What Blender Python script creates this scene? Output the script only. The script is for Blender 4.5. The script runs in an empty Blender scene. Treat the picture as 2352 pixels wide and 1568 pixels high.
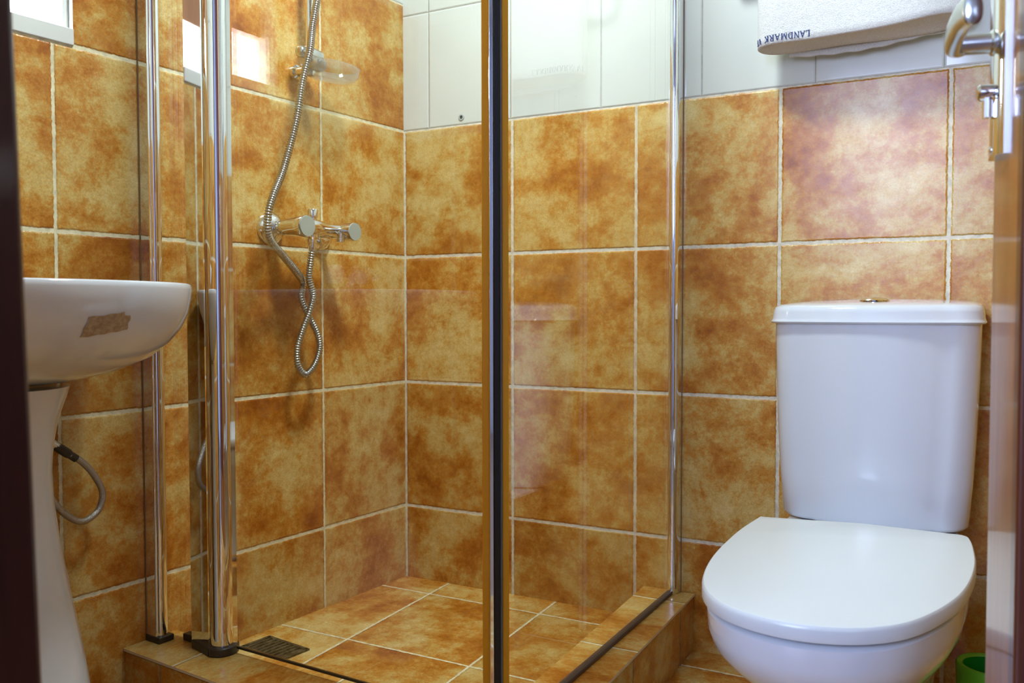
import bpy, bmesh, math, random
from mathutils import Vector, Matrix

scene = bpy.context.scene
col = scene.collection
random.seed(7)

# ------------------------------------------------------------------ camera
CAM = Vector((1.39407, -1.95561, 0.776198))
R_ = Vector((0.87799323, 0.47867098, -0.00140594))
U_ = Vector((-0.01604358, 0.03236289, 0.99934741))
W_ = Vector((-0.4784041, 0.87739771, -0.03609399))
cd = bpy.data.cameras.new('camera')
cam = bpy.data.objects.new('camera', cd)
col.objects.link(cam)
m3 = Matrix((R_, U_, -W_)).transposed()
cam.matrix_world = Matrix.Translation(CAM) @ m3.to_4x4()
cd.sensor_width = 36.0
cd.lens = 31.2576
cd.clip_start = 0.02
cd.dof.use_dof = True
cd.dof.focus_distance = 1.75
cd.dof.aperture_fstop = 7.0
scene.camera = cam

# ------------------------------------------------------------------ light
scene.view_settings.view_transform = 'Standard'
scene.view_settings.look = 'None'
scene.view_settings.exposure = 0.12
scene.view_settings.gamma = 1.0
world = bpy.data.worlds.new('world')
scene.world = world
world.use_nodes = True
bg = world.node_tree.nodes['Background']
bg.inputs['Color'].default_value = (0.86, 0.93, 1.0, 1)
bg.inputs['Strength'].default_value = 60.0


def area(name, loc, target, sx, sy, power, color, portal=False, spread=180):
    l = bpy.data.lights.new(name, 'AREA')
    l.shape = 'DISK' if name.startswith('ceiling') else 'RECTANGLE'
    l.size, l.size_y = sx, sy
    l.energy = power
    l.color = color
    l.spread = math.radians(spread)
    o = bpy.data.objects.new(name, l)
    col.objects.link(o)
    o.location = loc
    d = Vector(target) - Vector(loc)
    o.rotation_euler = d.to_track_quat('-Z', 'Y').to_euler()
    if portal:
        l.cycles.is_portal = True
    return o


# daylight through the large window of the room behind the camera
area('daylight_hall_window', (0.62, -4.35, 1.70), (1.1, -1.0, 0.9), 1.2, 1.2, 100, (0.50, 0.62, 1.0))
# bathroom ceiling lamp
area('ceiling_lamp_light', (0.66, -0.72, 2.21), (0.66, -0.72, 0), 0.22, 0.22, 26, (0.88, 0.98, 1.0))

# ------------------------------------------------------------------ helpers
PHI = -0.0755
DA = Vector((math.sin(PHI), -math.cos(PHI), 0))       # along the left wall, away from the corner
NA = Vector((math.cos(PHI), math.sin(PHI), 0))        # out of the left wall into the room


def A(s, o, z):
    return DA * s + NA * o + Vector((0, 0, z))


def finish(bm, name, mat, parent=None, smooth=40, mats=None):
    bmesh.ops.recalc_face_normals(bm, faces=bm.faces[:])
    if smooth:
        ang = math.radians(smooth)
        for f in bm.faces:
            f.smooth = True
        for e in bm.edges:
            if len(e.link_faces) == 2 and e.calc_face_angle(0) > ang:
                e.smooth = False
    me = bpy.data.meshes.new(name)
    bm.to_mesh(me)
    bm.free()
    o = bpy.data.objects.new(name, me)
    col.objects.link(o)
    for mm in (mats or [mat]):
        me.materials.append(mm)
    if parent is not None:
        o.parent = parent
        o.matrix_parent_inverse = parent.matrix_world.inverted()
    return o


def empty(name, loc=(0, 0, 0)):
    o = bpy.data.objects.new(name, None)
    o.empty_display_size = 0.05
    o.matrix_world = Matrix.Translation(Vector(loc))
    col.objects.link(o)
    return o


def tag(o, label=None, cat=None, group=None, kind=None):
    if label:
        o['label'] = label
    if cat:
        o['category'] = cat
    if group:
        o['group'] = group
    if kind:
        o['kind'] = kind
    return o


def bevel(o, w=0.003, seg=3, ang=35):
    md = o.modifiers.new('bevel', 'BEVEL')
    md.width = w
    md.segments = seg
    md.limit_method = 'ANGLE'
    md.angle_limit = math.radians(ang)
    md.harden_normals = True
    return o


def subsurf(o, n=2):
    md = o.modifiers.new('subdivision', 'SUBSURF')
    md.levels = n
    md.render_levels = n
    return o


def add_prism(bm, poly, z0, z1):
    lo = [bm.verts.new((p[0], p[1], z0)) for p in poly]
    hi = [bm.verts.new((p[0], p[1], z1)) for p in poly]
    n = len(poly)
    fs = [bm.faces.new(lo[::-1]), bm.faces.new(hi)]
    for i in range(n):
        fs.append(bm.faces.new((lo[i], lo[(i + 1) % n], hi[(i + 1) % n], hi[i])))
    return fs


def add_box(bm, c, h, ax=None):
    """c centre, h half sizes, ax three axis vectors"""
    ax = ax or (Vector((1, 0, 0)), Vector((0, 1, 0)), Vector((0, 0, 1)))
    c = Vector(c)
    vs = []
    for i in (-1, 1):
        for j in (-1, 1):
            for k in (-1, 1):
                vs.append(bm.verts.new(c + ax[0] * h[0] * i + ax[1] * h[1] * j + ax[2] * h[2] * k))
    for q in ((0, 1, 3, 2), (4, 6, 7, 5), (0, 4, 5, 1), (2, 3, 7, 6), (0, 2, 6, 4), (1, 5, 7, 3)):
        bm.faces.new([vs[i] for i in q])


def add_lathe(bm, base, axis, prof, seg=40, cap=True):
    """prof: list of (radius, distance along the axis)"""
    axis = Vector(axis).normalized()
    t = Vector((0, 0, 1)) if abs(axis.z) < 0.9 else Vector((1, 0, 0))
    x = axis.cross(t).normalized()
    y = axis.cross(x).normalized()
    base = Vector(base)
    rings = []
    for r, h in prof:
        if r < 1e-6:
            rings.append([bm.verts.new(base + axis * h)])
        else:
            rings.append([bm.verts.new(base + axis * h + x * r * math.cos(a) + y * r * math.sin(a))
                          for a in [2 * math.pi * i / seg for i in range(seg)]])
    for a, b in zip(rings, rings[1:]):
        for i in range(seg):
            j = (i + 1) % seg
            if len(a) == 1 and len(b) == 1:
                continue
            if len(a) == 1:
                bm.faces.new((a[0], b[i], b[j]))
            elif len(b) == 1:
                bm.faces.new((a[i], a[j], b[0]))
            else:
                bm.faces.new((a[i], a[j], b[j], b[i]))
    if cap:
        if len(rings[0]) > 1:
            bm.faces.new(rings[0][::-1])
        if len(rings[-1]) > 1:
            bm.faces.new(rings[-1])


def catmull(P, n=12):
    P = [Vector(p) for p in P]
    Q = [P[0] * 2 - P[1]] + P + [P[-1] * 2 - P[-2]]
    out = []
    for i in range(1, len(Q) - 2):
        p0, p1, p2, p3 = Q[i - 1:i + 3]
        for k in range(n):
            t = k / n
            out.append(0.5 * ((2 * p1) + (p2 - p0) * t + (2 * p0 - 5 * p1 + 4 * p2 - p3) * t * t
                              + (3 * p1 - p0 - 3 * p2 + p3) * t ** 3))
    out.append(P[-1])
    return out


def add_tube(bm, pts, rad, seg=14, cap=True):
    """rad: number or function of arc length"""
    pts = [Vector(p) for p in pts]
    f = rad if callable(rad) else (lambda s: rad)
    t0 = (pts[1] - pts[0]).normalized()
    nrm = t0.cross(Vector((0, 0, 1)))
    if nrm.length < 0.05:
        nrm = t0.cross(Vector((1, 0, 0)))
    nrm.normalize()
    rings = []
    s = 0
    for i, p in enumerate(pts):
        if i:
            s += (p - pts[i - 1]).length
        a = pts[max(0, i - 1)]
        b = pts[min(len(pts) - 1, i + 1)]
        t = (b - a).normalized()
        nrm = (nrm - t * nrm.dot(t)).normalized()
        bn = t.cross(nrm)
        r = f(s)
        rings.append([bm.verts.new(p + nrm * r * math.cos(q) + bn * r * math.sin(q))
                      for q in [2 * math.pi * k / seg for k in range(seg)]])
    for a, b in zip(rings, rings[1:]):
        for i in range(seg):
            j = (i + 1) % seg
            bm.faces.new((a[i], a[j], b[j], b[i]))
    if cap:
        bm.faces.new(rings[0][::-1])
        bm.faces.new(rings[-1])


def resample(pts, step):
    out = [pts[0]]
    acc = 0
    for a, b in zip(pts, pts[1:]):
        L = (b - a).length
        if L < 1e-9:
            continue
        d = step - acc
        while d <= L:
            out.append(a.lerp(b, d / L))
            d += step
        acc = L - (d - step)
    return out


def add_loft(bm, secs, cap0=True, cap1=True, closed=True):
    rings = [[bm.verts.new(p) for p in s] for s in secs]
    n = len(rings[0])
    for a, b in zip(rings, rings[1:]):
        for i in range(n if closed else n - 1):
            j = (i + 1) % n
            bm.faces.new((a[i], a[j], b[j], b[i]))
    if cap0:
        bm.faces.new(rings[0][::-1])
    if cap1:
        bm.faces.new(rings[-1])
    return rings


# ------------------------------------------------------------------ materials
class NT:
    def __init__(self, name):
        self.m = bpy.data.materials.new(name)
        self.m.use_nodes = True
        self.t = self.m.node_tree
        self.t.nodes.clear()

    def n(self, typ, **kw):
        nd = self.t.nodes.new(typ)
        for k, v in kw.items():
            if k.startswith('i_'):
                self.set(nd, k[2:].replace('_', ' '), v)
            else:
                setattr(nd, k, v)
        return nd

    def set(self, nd, key, v):
        key = int(key) if isinstance(key, str) and key.isdigit() else key
        s = nd.inputs[key]
        if isinstance(v, bpy.types.NodeSocket):
            self.t.links.new(v, s)
        else:
            s.default_value = v

    def math(self, op, a, b=None, c=None, clamp=False):
        nd = self.n('ShaderNodeMath', operation=op, use_clamp=clamp)
        for i, v in enumerate((a, b, c)):
            if v is not None:
                self.set(nd, i, v)
        return nd.outputs[0]

    def vmath(self, op, a, b=None):
        nd = self.n('ShaderNodeVectorMath', operation=op)
        self.set(nd, 0, a)
        if b is not None:
            if op == 'SCALE':
                self.set(nd, 3, b)
            else:
                self.set(nd, 1, b)
        return nd.outputs[0]

    def smooth(self, x, lo, hi, a=0.0, b=1.0):
        nd = self.n('ShaderNodeMapRange', interpolation_type='SMOOTHSTEP')
        self.set(nd, 0, x)
        for i, v in zip((1, 2, 3, 4), (lo, hi, a, b)):
            self.set(nd, i, v)
        return nd.outputs[0]

    def noise(self, vec, scale, detail=5, rough=0.55, dist=0.0, out=0):
        nd = self.n('ShaderNodeTexNoise')
        self.set(nd, 'Vector', vec)
        for k, v in (('Scale', scale), ('Detail', detail), ('Roughness', rough), ('Distortion', dist)):
            self.set(nd, k, v)
        return nd.outputs[out]

    def ramp(self, x, stops):
        nd = self.n('ShaderNodeValToRGB')
        e = nd.color_ramp.elements
        while len(e) < len(stops):
            e.new(0.5)
        for k, (p, c) in zip(e, stops):
            k.position = p
            k.color = (*c, 1)
        self.set(nd, 0, x)
        return nd.outputs[0]

    def mix(self, f, a, b, mode='MIX'):
        nd = self.n('ShaderNodeMix', data_type='RGBA', blend_type=mode)
        self.set(nd, 0, f)
        self.set(nd, 6, a if isinstance(a, bpy.types.NodeSocket) else (*a, 1))
        self.set(nd, 7, b if isinstance(b, bpy.types.NodeSocket) else (*b, 1))
        return nd.outputs[2]

    def out(self, sh):
        o = self.n('ShaderNodeOutputMaterial')
        self.t.links.new(sh, o.inputs[0])
        return self.m

    def pbr(self, color, rough=0.5, metal=0.0, normal=None, spec=0.5, coat=0.0, coat_rough=0.05, ior=1.5):
        p = self.n('ShaderNodeBsdfPrincipled')
        self.set(p, 'Base Color', color if isinstance(color, bpy.types.NodeSocket) else (*color, 1))
        self.set(p, 'Roughness', rough)
        self.set(p, 'Metallic', metal)
        self.set(p, 'Specular IOR Level', spec)
        self.set(p, 'Coat Weight', coat)
        self.set(p, 'Coat Roughness', coat_rough)
        self.set(p, 'IOR', ior)
        if normal is not None:
            self.set(p, 'Normal', normal)
        return p.outputs[0]


def simple(name, color, rough=0.4, metal=0.0, coat=0.0, spec=0.5, bump=0.0, bscale=200.0):
    t = NT(name)
    nrm = None
    if bump:
        tc = t.n('ShaderNodeTexCoord').outputs['Object']
        b = t.n('ShaderNodeBump')
        t.set(b, 'Strength', 1.0)
        t.set(b, 'Distance', bump)
        t.set(b, 'Height', t.noise(tc, bscale, 4))
        nrm = b.outputs[0]
    return t.out(t.pbr(color, rough, metal, nrm, spec, coat))


def tile_material(name, tw, th, ou, ov, gu, gv, stops, grout, rough, seed, mottled=True, tilt=0.012, spec=0.5,
                  grout_var=None, coat=0.0):
    t = NT(name)
    uv = t.n('ShaderNodeUVMap').outputs[0]
    sp = t.n('ShaderNodeSeparateXYZ')
    t.set(sp, 0, uv)
    u = t.math('DIVIDE', t.math('SUBTRACT', sp.outputs[0], ou), tw)
    v = t.math('DIVIDE', t.math('SUBTRACT', sp.outputs[1], ov), th)
    fu, fv = t.math('FLOOR', u), t.math('FLOOR', v)
    cu, cv = t.math('SUBTRACT', u, fu), t.math('SUBTRACT', v, fv)
    du = t.math('MULTIPLY', t.math('MINIMUM', cu, t.math('SUBTRACT', 1.0, cu)), tw)
    dv = t.math('MULTIPLY', t.math('MINIMUM', cv, t.math('SUBTRACT', 1.0, cv)), th)
    jit = t.math('MULTIPLY', t.math('SUBTRACT', t.noise(uv, 95.0, 4, 0.6), 0.5), 0.0058 if mottled else 0.0006)
    du = t.math('ADD', du, jit)
    dv = t.math('ADD', dv, jit)
    e = 0.0005
    mu = t.smooth(du, gu / 2 - e, gu / 2 + e, 1.0, 0.0)
    mv = t.smooth(dv, gv / 2 - e, gv / 2 + e, 1.0, 0.0)
    mask = t.math('MAXIMUM', mu, mv)
    hgt_u = t.smooth(du, gu / 2 - 0.0015, gu / 2 + 0.0035)
    hgt_v = t.smooth(dv, gv / 2 - 0.0015, gv / 2 + 0.0035)
    hgt = t.math('MINIMUM', hgt_u, hgt_v)
    idv = t.n('ShaderNodeCombineXYZ')
    t.set(idv, 0, fu)
    t.set(idv, 1, fv)
    t.set(idv, 2, float(seed))
    wn = t.n('ShaderNodeTexWhiteNoise', noise_dimensions='3D')
    t.set(wn, 0, idv.outputs[0])
    rnd = wn.outputs[1]
    if mottled:
        off = t.vmath('SCALE', rnd, 9.0)
        p = t.vmath('ADD', uv, off)
        n1 = t.noise(p, 5.5, 10, 0.66, 0.2)
        n2 = t.noise(p, 20.0, 9, 0.74, 0.1)
        n3 = t.noise(p, 110.0, 4, 0.7)
        f = t.math('ADD', t.math('MULTIPLY', n1, 0.56), t.math('MULTIPLY', n2, 0.32))
        f = t.math('ADD', f, t.math('MULTIPLY', n3, 0.12))
        base = t.ramp(f, stops)
        fine = t.noise(p, 300.0, 3, 0.75)
        base = t.mix(0.55, base, t.ramp(fine, [(0.3, (0.56, 0.52, 0.48)), (0.58, (1.0, 1.0, 1.0)), (0.75, (1.25, 1.22, 1.15))]), 'MULTIPLY')
        vr = t.n('ShaderNodeMapRange')
        t.set(vr, 0, wn.outputs[0])
        for i, x in ((3, 0.9), (4, 1.1)):
            t.set(vr, i, x)
        base = t.vmath('SCALE', base, vr.outputs[0])
    else:
        base = t.ramp(t.noise(uv, 3.0, 2), stops)
        fine = None
    gcol = t.mix(t.smooth(t.noise(uv, 60.0, 4), 0.35, 0.7), grout, grout_var or tuple(c * 0.72 for c in grout))
    colr = t.mix(mask, base, gcol)
    # per-tile lippage: every tile sits at its own very slight angle
    tl = t.vmath('SCALE', t.vmath('SUBTRACT', rnd, (0.5, 0.5, 0.5)), tilt)
    b = t.n('ShaderNodeBump')
    t.set(b, 'Strength', 1.0)
    t.set(b, 'Distance', 0.0016)
    hh = hgt
    if mottled:
        hh = t.math('ADD', hgt, t.math('MULTIPLY', t.noise(uv, 42.0, 6, 0.6), 0.22))
    t.set(b, 'Height', hh)
    nrm = t.vmath('NORMALIZE', t.vmath('ADD', b.outputs[0], tl))
    rg = t.math('ADD', t.math('MULTIPLY', mask, 0.5), rough)
    if mottled:
        rg = t.math('ADD', rg, t.math('MULTIPLY', t.math('SUBTRACT', t.noise(uv, 30.0, 4), 0.5), 0.12))
    return t.out(t.pbr(colr, rg, 0.0, nrm, spec, coat))


ORANGE = [(0.37, (0.28, 0.075, 0.005)), (0.44, (0.43, 0.150, 0.013)), (0.49, (0.53, 0.245, 0.038)),
          (0.535, (0.60, 0.390, 0.110)), (0.60, (0.68, 0.52, 0.21))]
GROUT = (0.78, 0.72, 0.48)
T = 0.333
M = {}
M['tile_left'] = tile_material('tile_left', 0.3263, T, 0.3044, 0.25, 0.0060, 0.0074, ORANGE, GROUT, 0.26, 1)
M['tile_back'] = tile_material('tile_back', 0.3263, T, 0.3294, 0.25, 0.0074, 0.0074, ORANGE, (0.78, 0.73, 0.60), 0.27, 2)
M['tile_floor'] = tile_material('tile_floor', 0.312, 0.3446, 0.137, 0.097, 0.0055, 0.0055, ORANGE, GROUT, 0.26, 3)
M['tile_kerb_face'] = tile_material('tile_kerb_face', 0.30, 0.40, 0.11, -0.2, 0.004, 0.002,
                                    ORANGE, (0.4, 0.32, 0.18), 0.22, 5)
M['tile_kerb'] = tile_material('tile_kerb', 0.31, 0.30, 0.09, -0.06, 0.005, 0.004, ORANGE, GROUT, 0.24, 6)
WHITE = [(0.3, (0.62, 0.66, 0.62)), (0.7, (0.67, 0.70, 0.66))]
M['tile_white'] = tile_material('tile_white', 0.2428, 0.3005, 0.0814, 1.249, 0.0022, 0.0022, WHITE,
                                (0.40, 0.40, 0.36), 0.09, 4, mottled=False, tilt=0.018)


def water_marked_ceramic():
    t = NT('glazed_ceramic')
    return t.out(t.pbr((0.66, 0.71, 0.77), 0.10, 0.0, None, 0.5, 0.3, 0.03))


M['ceramic'] = water_marked_ceramic()
M['seat'] = simple('seat_plastic', (0.68, 0.74, 0.76), 0.25)
M['sealant'] = simple('brown_sealant', (0.24, 0.15, 0.07), 0.5)
M['chrome'] = simple('chrome', (0.80, 0.82, 0.83), 0.07, 1.0)
M['polished'] = simple('polished_profile', (0.83, 0.84, 0.85), 0.04, 1.0)
M['hose_metal'] = simple('hose_metal', (0.44, 0.46, 0.45), 0.24, 1.0)
M['cap_grey'] = simple('cap_grey', (0.36, 0.42, 0.38), 0.3)
M['satin'] = simple('satin_chrome', (0.62, 0.66, 0.64), 0.25, 1.0)
M['black'] = simple('black_rubber', (0.004, 0.004, 0.005), 0.45)
M['dark_plastic'] = simple('dark_plastic', (0.03, 0.025, 0.018), 0.35)
M['grey_seal'] = simple('grey_seal', (0.12, 0.14, 0.14), 0.35)
M['silicone'] = simple('silicone', (0.08, 0.06, 0.055), 0.4)
M['white_paint'] = simple('white_paint', (0.62, 0.64, 0.62), 0.5, bump=0.0008, bscale=25)
M['cream_wall'] = simple('cream_wall', (0.58, 0.60, 0.66), 0.8)
M['ceiling'] = simple('ceiling_paint', (0.78, 0.77, 0.74), 0.8)
M['hall_floor'] = simple('hall_floor', (0.22, 0.15, 0.10), 0.4)
M['green'] = simple('green_plastic', (0.13, 0.46, 0.02), 0.28)
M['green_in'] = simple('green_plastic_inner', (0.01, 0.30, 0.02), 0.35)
M['hole'] = simple('plug_hole_dark', (0.02, 0.02, 0.02), 0.8)
M['plug'] = simple('wall_plug_grey', (0.42, 0.47, 0.45), 0.5)
M['navy'] = simple('navy_thread', (0.01, 0.03, 0.16), 0.8)


def amber():
    t = NT('amber_seal')
    p = t.n('ShaderNodeBsdfPrincipled')
    t.set(p, 'Base Color', (0.86, 0.52, 0.03, 1))
    t.set(p, 'Roughness', 0.22)
    t.set(p, 'Subsurface Weight', 0.0)
    tr = t.n('ShaderNodeBsdfTranslucent')
    t.set(tr, 'Color', (0.95, 0.62, 0.06, 1))
    mx = t.n('ShaderNodeMixShader')
    t.set(mx, 0, 0.45)
    t.t.links.new(p.outputs[0], mx.inputs[1])
    t.t.links.new(tr.outputs[0], mx.inputs[2])
    return t.out(mx.outputs[0])


M['amber'] = amber()


def glass(name, tint, spots=True, milky=0.0):
    t = NT(name)
    geo = t.n('ShaderNodeNewGeometry')
    ior = t.math('ADD', 1.5, t.math('MULTIPLY', geo.outputs['Backfacing'], 1 / 1.5 - 1.5))
    fr = t.n('ShaderNodeFresnel')
    t.set(fr, 'IOR', ior)
    tr = t.n('ShaderNodeBsdfTransparent')
    t.set(tr, 'Color', (*tint, 1))
    gl = t.n('ShaderNodeBsdfGlossy')
    t.set(gl, 'Roughness', 0.0)
    t.set(gl, 'Color', (1, 1, 1, 1))
    mx = t.n('ShaderNodeMixShader')
    t.set(mx, 0, fr.outputs[0])
    t.t.links.new(tr.outputs[0], mx.inputs[1])
    t.t.links.new(gl.outputs[0], mx.inputs[2])
    sh = mx.outputs[0]
    if spots:  # dried water drops
        oc = t.n('ShaderNodeTexCoord').outputs['Object']
        vo = t.n('ShaderNodeTexVoronoi')
        t.set(vo, 'Vector', oc)
        t.set(vo, 'Scale', 42.0)
        big = t.noise(oc, 5.0, 3)
        msk = t.math('MULTIPLY', t.smooth(vo.outputs['Distance'], 0.03, 0.085, 1.0, 0.0), t.smooth(big, 0.52, 0.62))
        msk = t.math('MULTIPLY', msk, 0.10)
        df = t.n('ShaderNodeBsdfDiffuse')
        t.set(df, 'Color', (0.9, 0.9, 0.85, 1))
        m2 = t.n('ShaderNodeMixShader')
        t.set(m2, 0, msk)
        t.t.links.new(sh, m2.inputs[1])
        t.t.links.new(df.outputs[0], m2.inputs[2])
        sh = m2.outputs[0]
    if milky:
        df = t.n('ShaderNodeBsdfDiffuse')
        t.set(df, 'Color', (0.85, 0.88, 0.88, 1))
        m3 = t.n('ShaderNodeMixShader')
        t.set(m3, 0, milky)
        t.t.links.new(sh, m3.inputs[1])
        t.t.links.new(df.outputs[0], m3.inputs[2])
        sh = m3.outputs[0]
    return t.out(sh)


M['glass'] = glass('shower_glass', (0.985, 0.99, 0.98))
M['clear'] = glass('clear_plastic', (0.90, 0.92, 0.92), False, 0.12)
M['window_glass'] = glass('window_glass', (0.98, 0.98, 0.98), False)


def frosted():
    t = NT('frosted_glass')
    tr = t.n('ShaderNodeBsdfTranslucent')
    t.set(tr, 'Color', (0.10, 0.095, 0.07, 1))
    df = t.pbr((0.5, 0.5, 0.42), 0.3)
    mx = t.n('ShaderNodeMixShader')
    t.set(mx, 0, 0.5)
    t.t.links.new(tr.outputs[0], mx.inputs[1])
    t.t.links.new(df, mx.inputs[2])
    return t.out(mx.outputs[0])


M['frosted'] = frosted()


def wood(name, dark, light, rough, coat, scale=1.0):
    t = NT(name)
    oc = t.n('ShaderNodeTexCoord').outputs['Object']
    mp = t.n('ShaderNodeMapping')
    t.set(mp, 'Vector', oc)
    t.set(mp, 'Scale', (14 * scale, 14 * scale, 0.9 * scale))
    n1 = t.noise(mp.outputs[0], 3.0, 8, 0.6, 0.6)
    mp2 = t.n('ShaderNodeMapping')
    t.set(mp2, 'Vector', oc)
    t.set(mp2, 'Scale', (120, 120, 5))
    n2 = t.noise(mp2.outputs[0], 4.0, 3)
    f = t.math('ADD', t.math('MULTIPLY', n1, 0.75), t.math('MULTIPLY', n2, 0.25))
    c = t.ramp(f, [(0.32, dark), (0.65, light)])
    b = t.n('ShaderNodeBump')
    t.set(b, 'Strength', 0.4)
    t.set(b, 'Distance', 0.0004)
    t.set(b, 'Height', n2)
    return t.out(t.pbr(c, rough, 0.0, b.outputs[0], 0.5, coat, 0.08))


M['door_wood'] = wood('varnished_door_wood', (0.17, 0.045, 0.008), (0.33, 0.12, 0.022), 0.35, 1.0)
M['door_dark'] = wood('dark_red_moulding', (0.055, 0.010, 0.004), (0.12, 0.026, 0.008), 0.35, 0.8)
M['jamb_wood'] = wood('dark_jamb_wood', (0.018, 0.004, 0.004), (0.040, 0.008, 0.007), 0.4, 0.4)


def terry():
    t = NT('terry_cotton')
    oc = t.n('ShaderNodeTexCoord').outputs['Object']
    n1 = t.noise(oc, 520.0, 3, 0.7)
    n2 = t.noise(oc, 70.0, 4, 0.6)
    h = t.math('ADD', n1, t.math('MULTIPLY', n2, 1.2))
    b = t.n('ShaderNodeBump')
    t.set(b, 'Strength', 0.9)
    t.set(b, 'Distance', 0.0022)
    t.set(b, 'Height', h)
    c = t.ramp(n1, [(0.3, (0.58, 0.60, 0.60)), (0.6, (0.80, 0.81, 0.81))])
    p = t.n('ShaderNodeBsdfPrincipled')
    t.set(p, 'Base Color', c)
    t.set(p, 'Roughness', 0.95)
    t.set(p, 'Sheen Weight', 0.3)
    t.set(p, 'Normal', b.outputs[0])
    return t.out(p.outputs[0])


M['terry'] = terry()


def braided():
    t = NT('braided_steel')
    oc = t.n('ShaderNodeTexCoord').outputs['Object']
    vo = t.n('ShaderNodeTexVoronoi')
    t.set(vo, 'Vector', oc)
    t.set(vo, 'Scale', 700.0)
    b = t.n('ShaderNodeBump')
    t.set(b, 'Distance', 0.0006)
    t.set(b, 'Height', vo.outputs['Distance'])
    return t.out(t.pbr((0.42, 0.40, 0.36), 0.35, 0.85, b.outputs[0]))


M['braided'] = braided()


def residue():
    t = NT('old_adhesive')
    oc = t.n('ShaderNodeTexCoord').outputs['Object']
    n = t.noise(oc, 160.0, 5, 0.7)
    c = t.ramp(n, [(0.35, (0.30, 0.22, 0.13)), (0.6, (0.46, 0.36, 0.23))])
    return t.out(t.pbr(c, 0.75))


M['residue'] = residue()


def grime_metal():
    t = NT('grimy_grate')
    oc = t.n('ShaderNodeTexCoord').outputs['Object']
    n = t.noise(oc, 90.0, 6, 0.7)
    c = t.ramp(n, [(0.4, (0.03, 0.025, 0.012)), (0.7, (0.22, 0.19, 0.11))])
    return t.out(t.pbr(c, 0.45, 0.5))


M['grate'] = grime_metal()


# ------------------------------------------------------------------ setting
def uv_quad(bm, pts, uvs, mi=0):
    lay = bm.loops.layers.uv.verify()
    f = bm.faces.new([bm.verts.new(p) for p in pts])
    f.material_index = mi
    for l, q in zip(f.loops, uvs):
        l[lay].uv = q
    return f


def structure(name, bm, mats, label=None):
    me = bpy.data.meshes.new(name)
    bm.to_mesh(me)
    bm.free()
    o = bpy.data.objects.new(name, me)
    col.objects.link(o)
    for mm in mats:
        me.materials.append(mm)
    o['kind'] = 'structure'
    if label:
        o['label'] = label
    return o


ZC = 2.25       # ceiling
YD = -1.60      # inner face of the door wall
XR = 1.62       # right wall
WS0, WS1, WZ0, WZ1 = 0.918, 1.064, 1.249, 1.62   # window opening in the left wall


def wall_face_A(bm, s0, s1, z0, z1):
    zs = 1.582
    for (a, b, mi) in ((z0, min(z1, zs), 0), (max(z0, zs), z1, 1)):
        if b - a > 1e-4:
            uv_quad(bm, [A(s1, 0, a), A(s0, 0, a), A(s0, 0, b), A(s1, 0, b)],
                    [(s1, a), (s0, a), (s0, b), (s1, b)] if mi == 0 else
                    [(s1, a - 0.333), (s0, a - 0.333), (s0, b - 0.333), (s1, b - 0.333)], mi)


bm = bmesh.new()
SE = 1.66
wall_face_A(bm, 0, WS0, 0, ZC)
wall_face_A(bm, WS1, SE, 0, ZC)
wall_face_A(bm, WS0, WS1, 0, WZ0)
wall_face_A(bm, WS0, WS1, WZ1, ZC)
# masonry behind: the wall has thickness, seen in the window reveal
TH = -0.13
for (s, so) in ((WS0, 1), (WS1, -1)):
    uv_quad(bm, [A(s, 0, WZ0), A(s, TH, WZ0), A(s, TH, WZ1), A(s, 0, WZ1)], [(0, 0)] * 4, 2)
for z in (WZ0, WZ1):
    uv_quad(bm, [A(WS0, 0, z), A(WS1, 0, z), A(WS1, TH, z), A(WS0, TH, z)], [(0, 0)] * 4, 2)
for (a, b, c, d) in ((-0.14, WS0, 0, ZC), (WS1, SE, 0, ZC), (WS0, WS1, 0, WZ0), (WS0, WS1, WZ1, ZC)):
    uv_quad(bm, [A(a, TH, c), A(b, TH, c), A(b, TH, d), A(a, TH, d)], [(0, 0)] * 4, 2)
structure('wall_left', bm, [M['tile_left'], M['tile_white'], M['white_paint']],
          'mottled orange square tiles with cream grout behind basin and shower')

bm = bmesh.new()
uv_quad(bm, [(0, 0, 0), (XR, 0, 0), (XR, 0, 1.249), (0, 0, 1.249)], [(0, 0), (XR, 0), (XR, 1.249), (0, 1.249)], 0)
uv_quad(bm, [(0, 0, 1.249), (XR, 0, 1.249), (XR, 0, ZC), (0, 0, ZC)], [(0, 1.249), (XR, 1.249), (XR, ZC), (0, ZC)], 1)
structure('wall_back', bm, [M['tile_back'], M['tile_white']],
          'orange square tiles below glossy white tiles behind the toilet')

bm = bmesh.new()
uv_quad(bm, [(XR, 0, 0), (XR, YD, 0), (XR, YD, 1.249), (XR, 0, 1.249)], [(2, 0), (2 - YD, 0), (2 - YD, 1.249), (2, 1.249)], 0)
uv_quad(bm, [(XR, 0, 1.249), (XR, YD, 1.249), (XR, YD, ZC), (XR, 0, ZC)], [(0, 1.249), (-YD, 1.249), (-YD, ZC), (0, ZC)], 1)
structure('wall_right', bm, [M['tile_back'], M['tile_white']])

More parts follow.
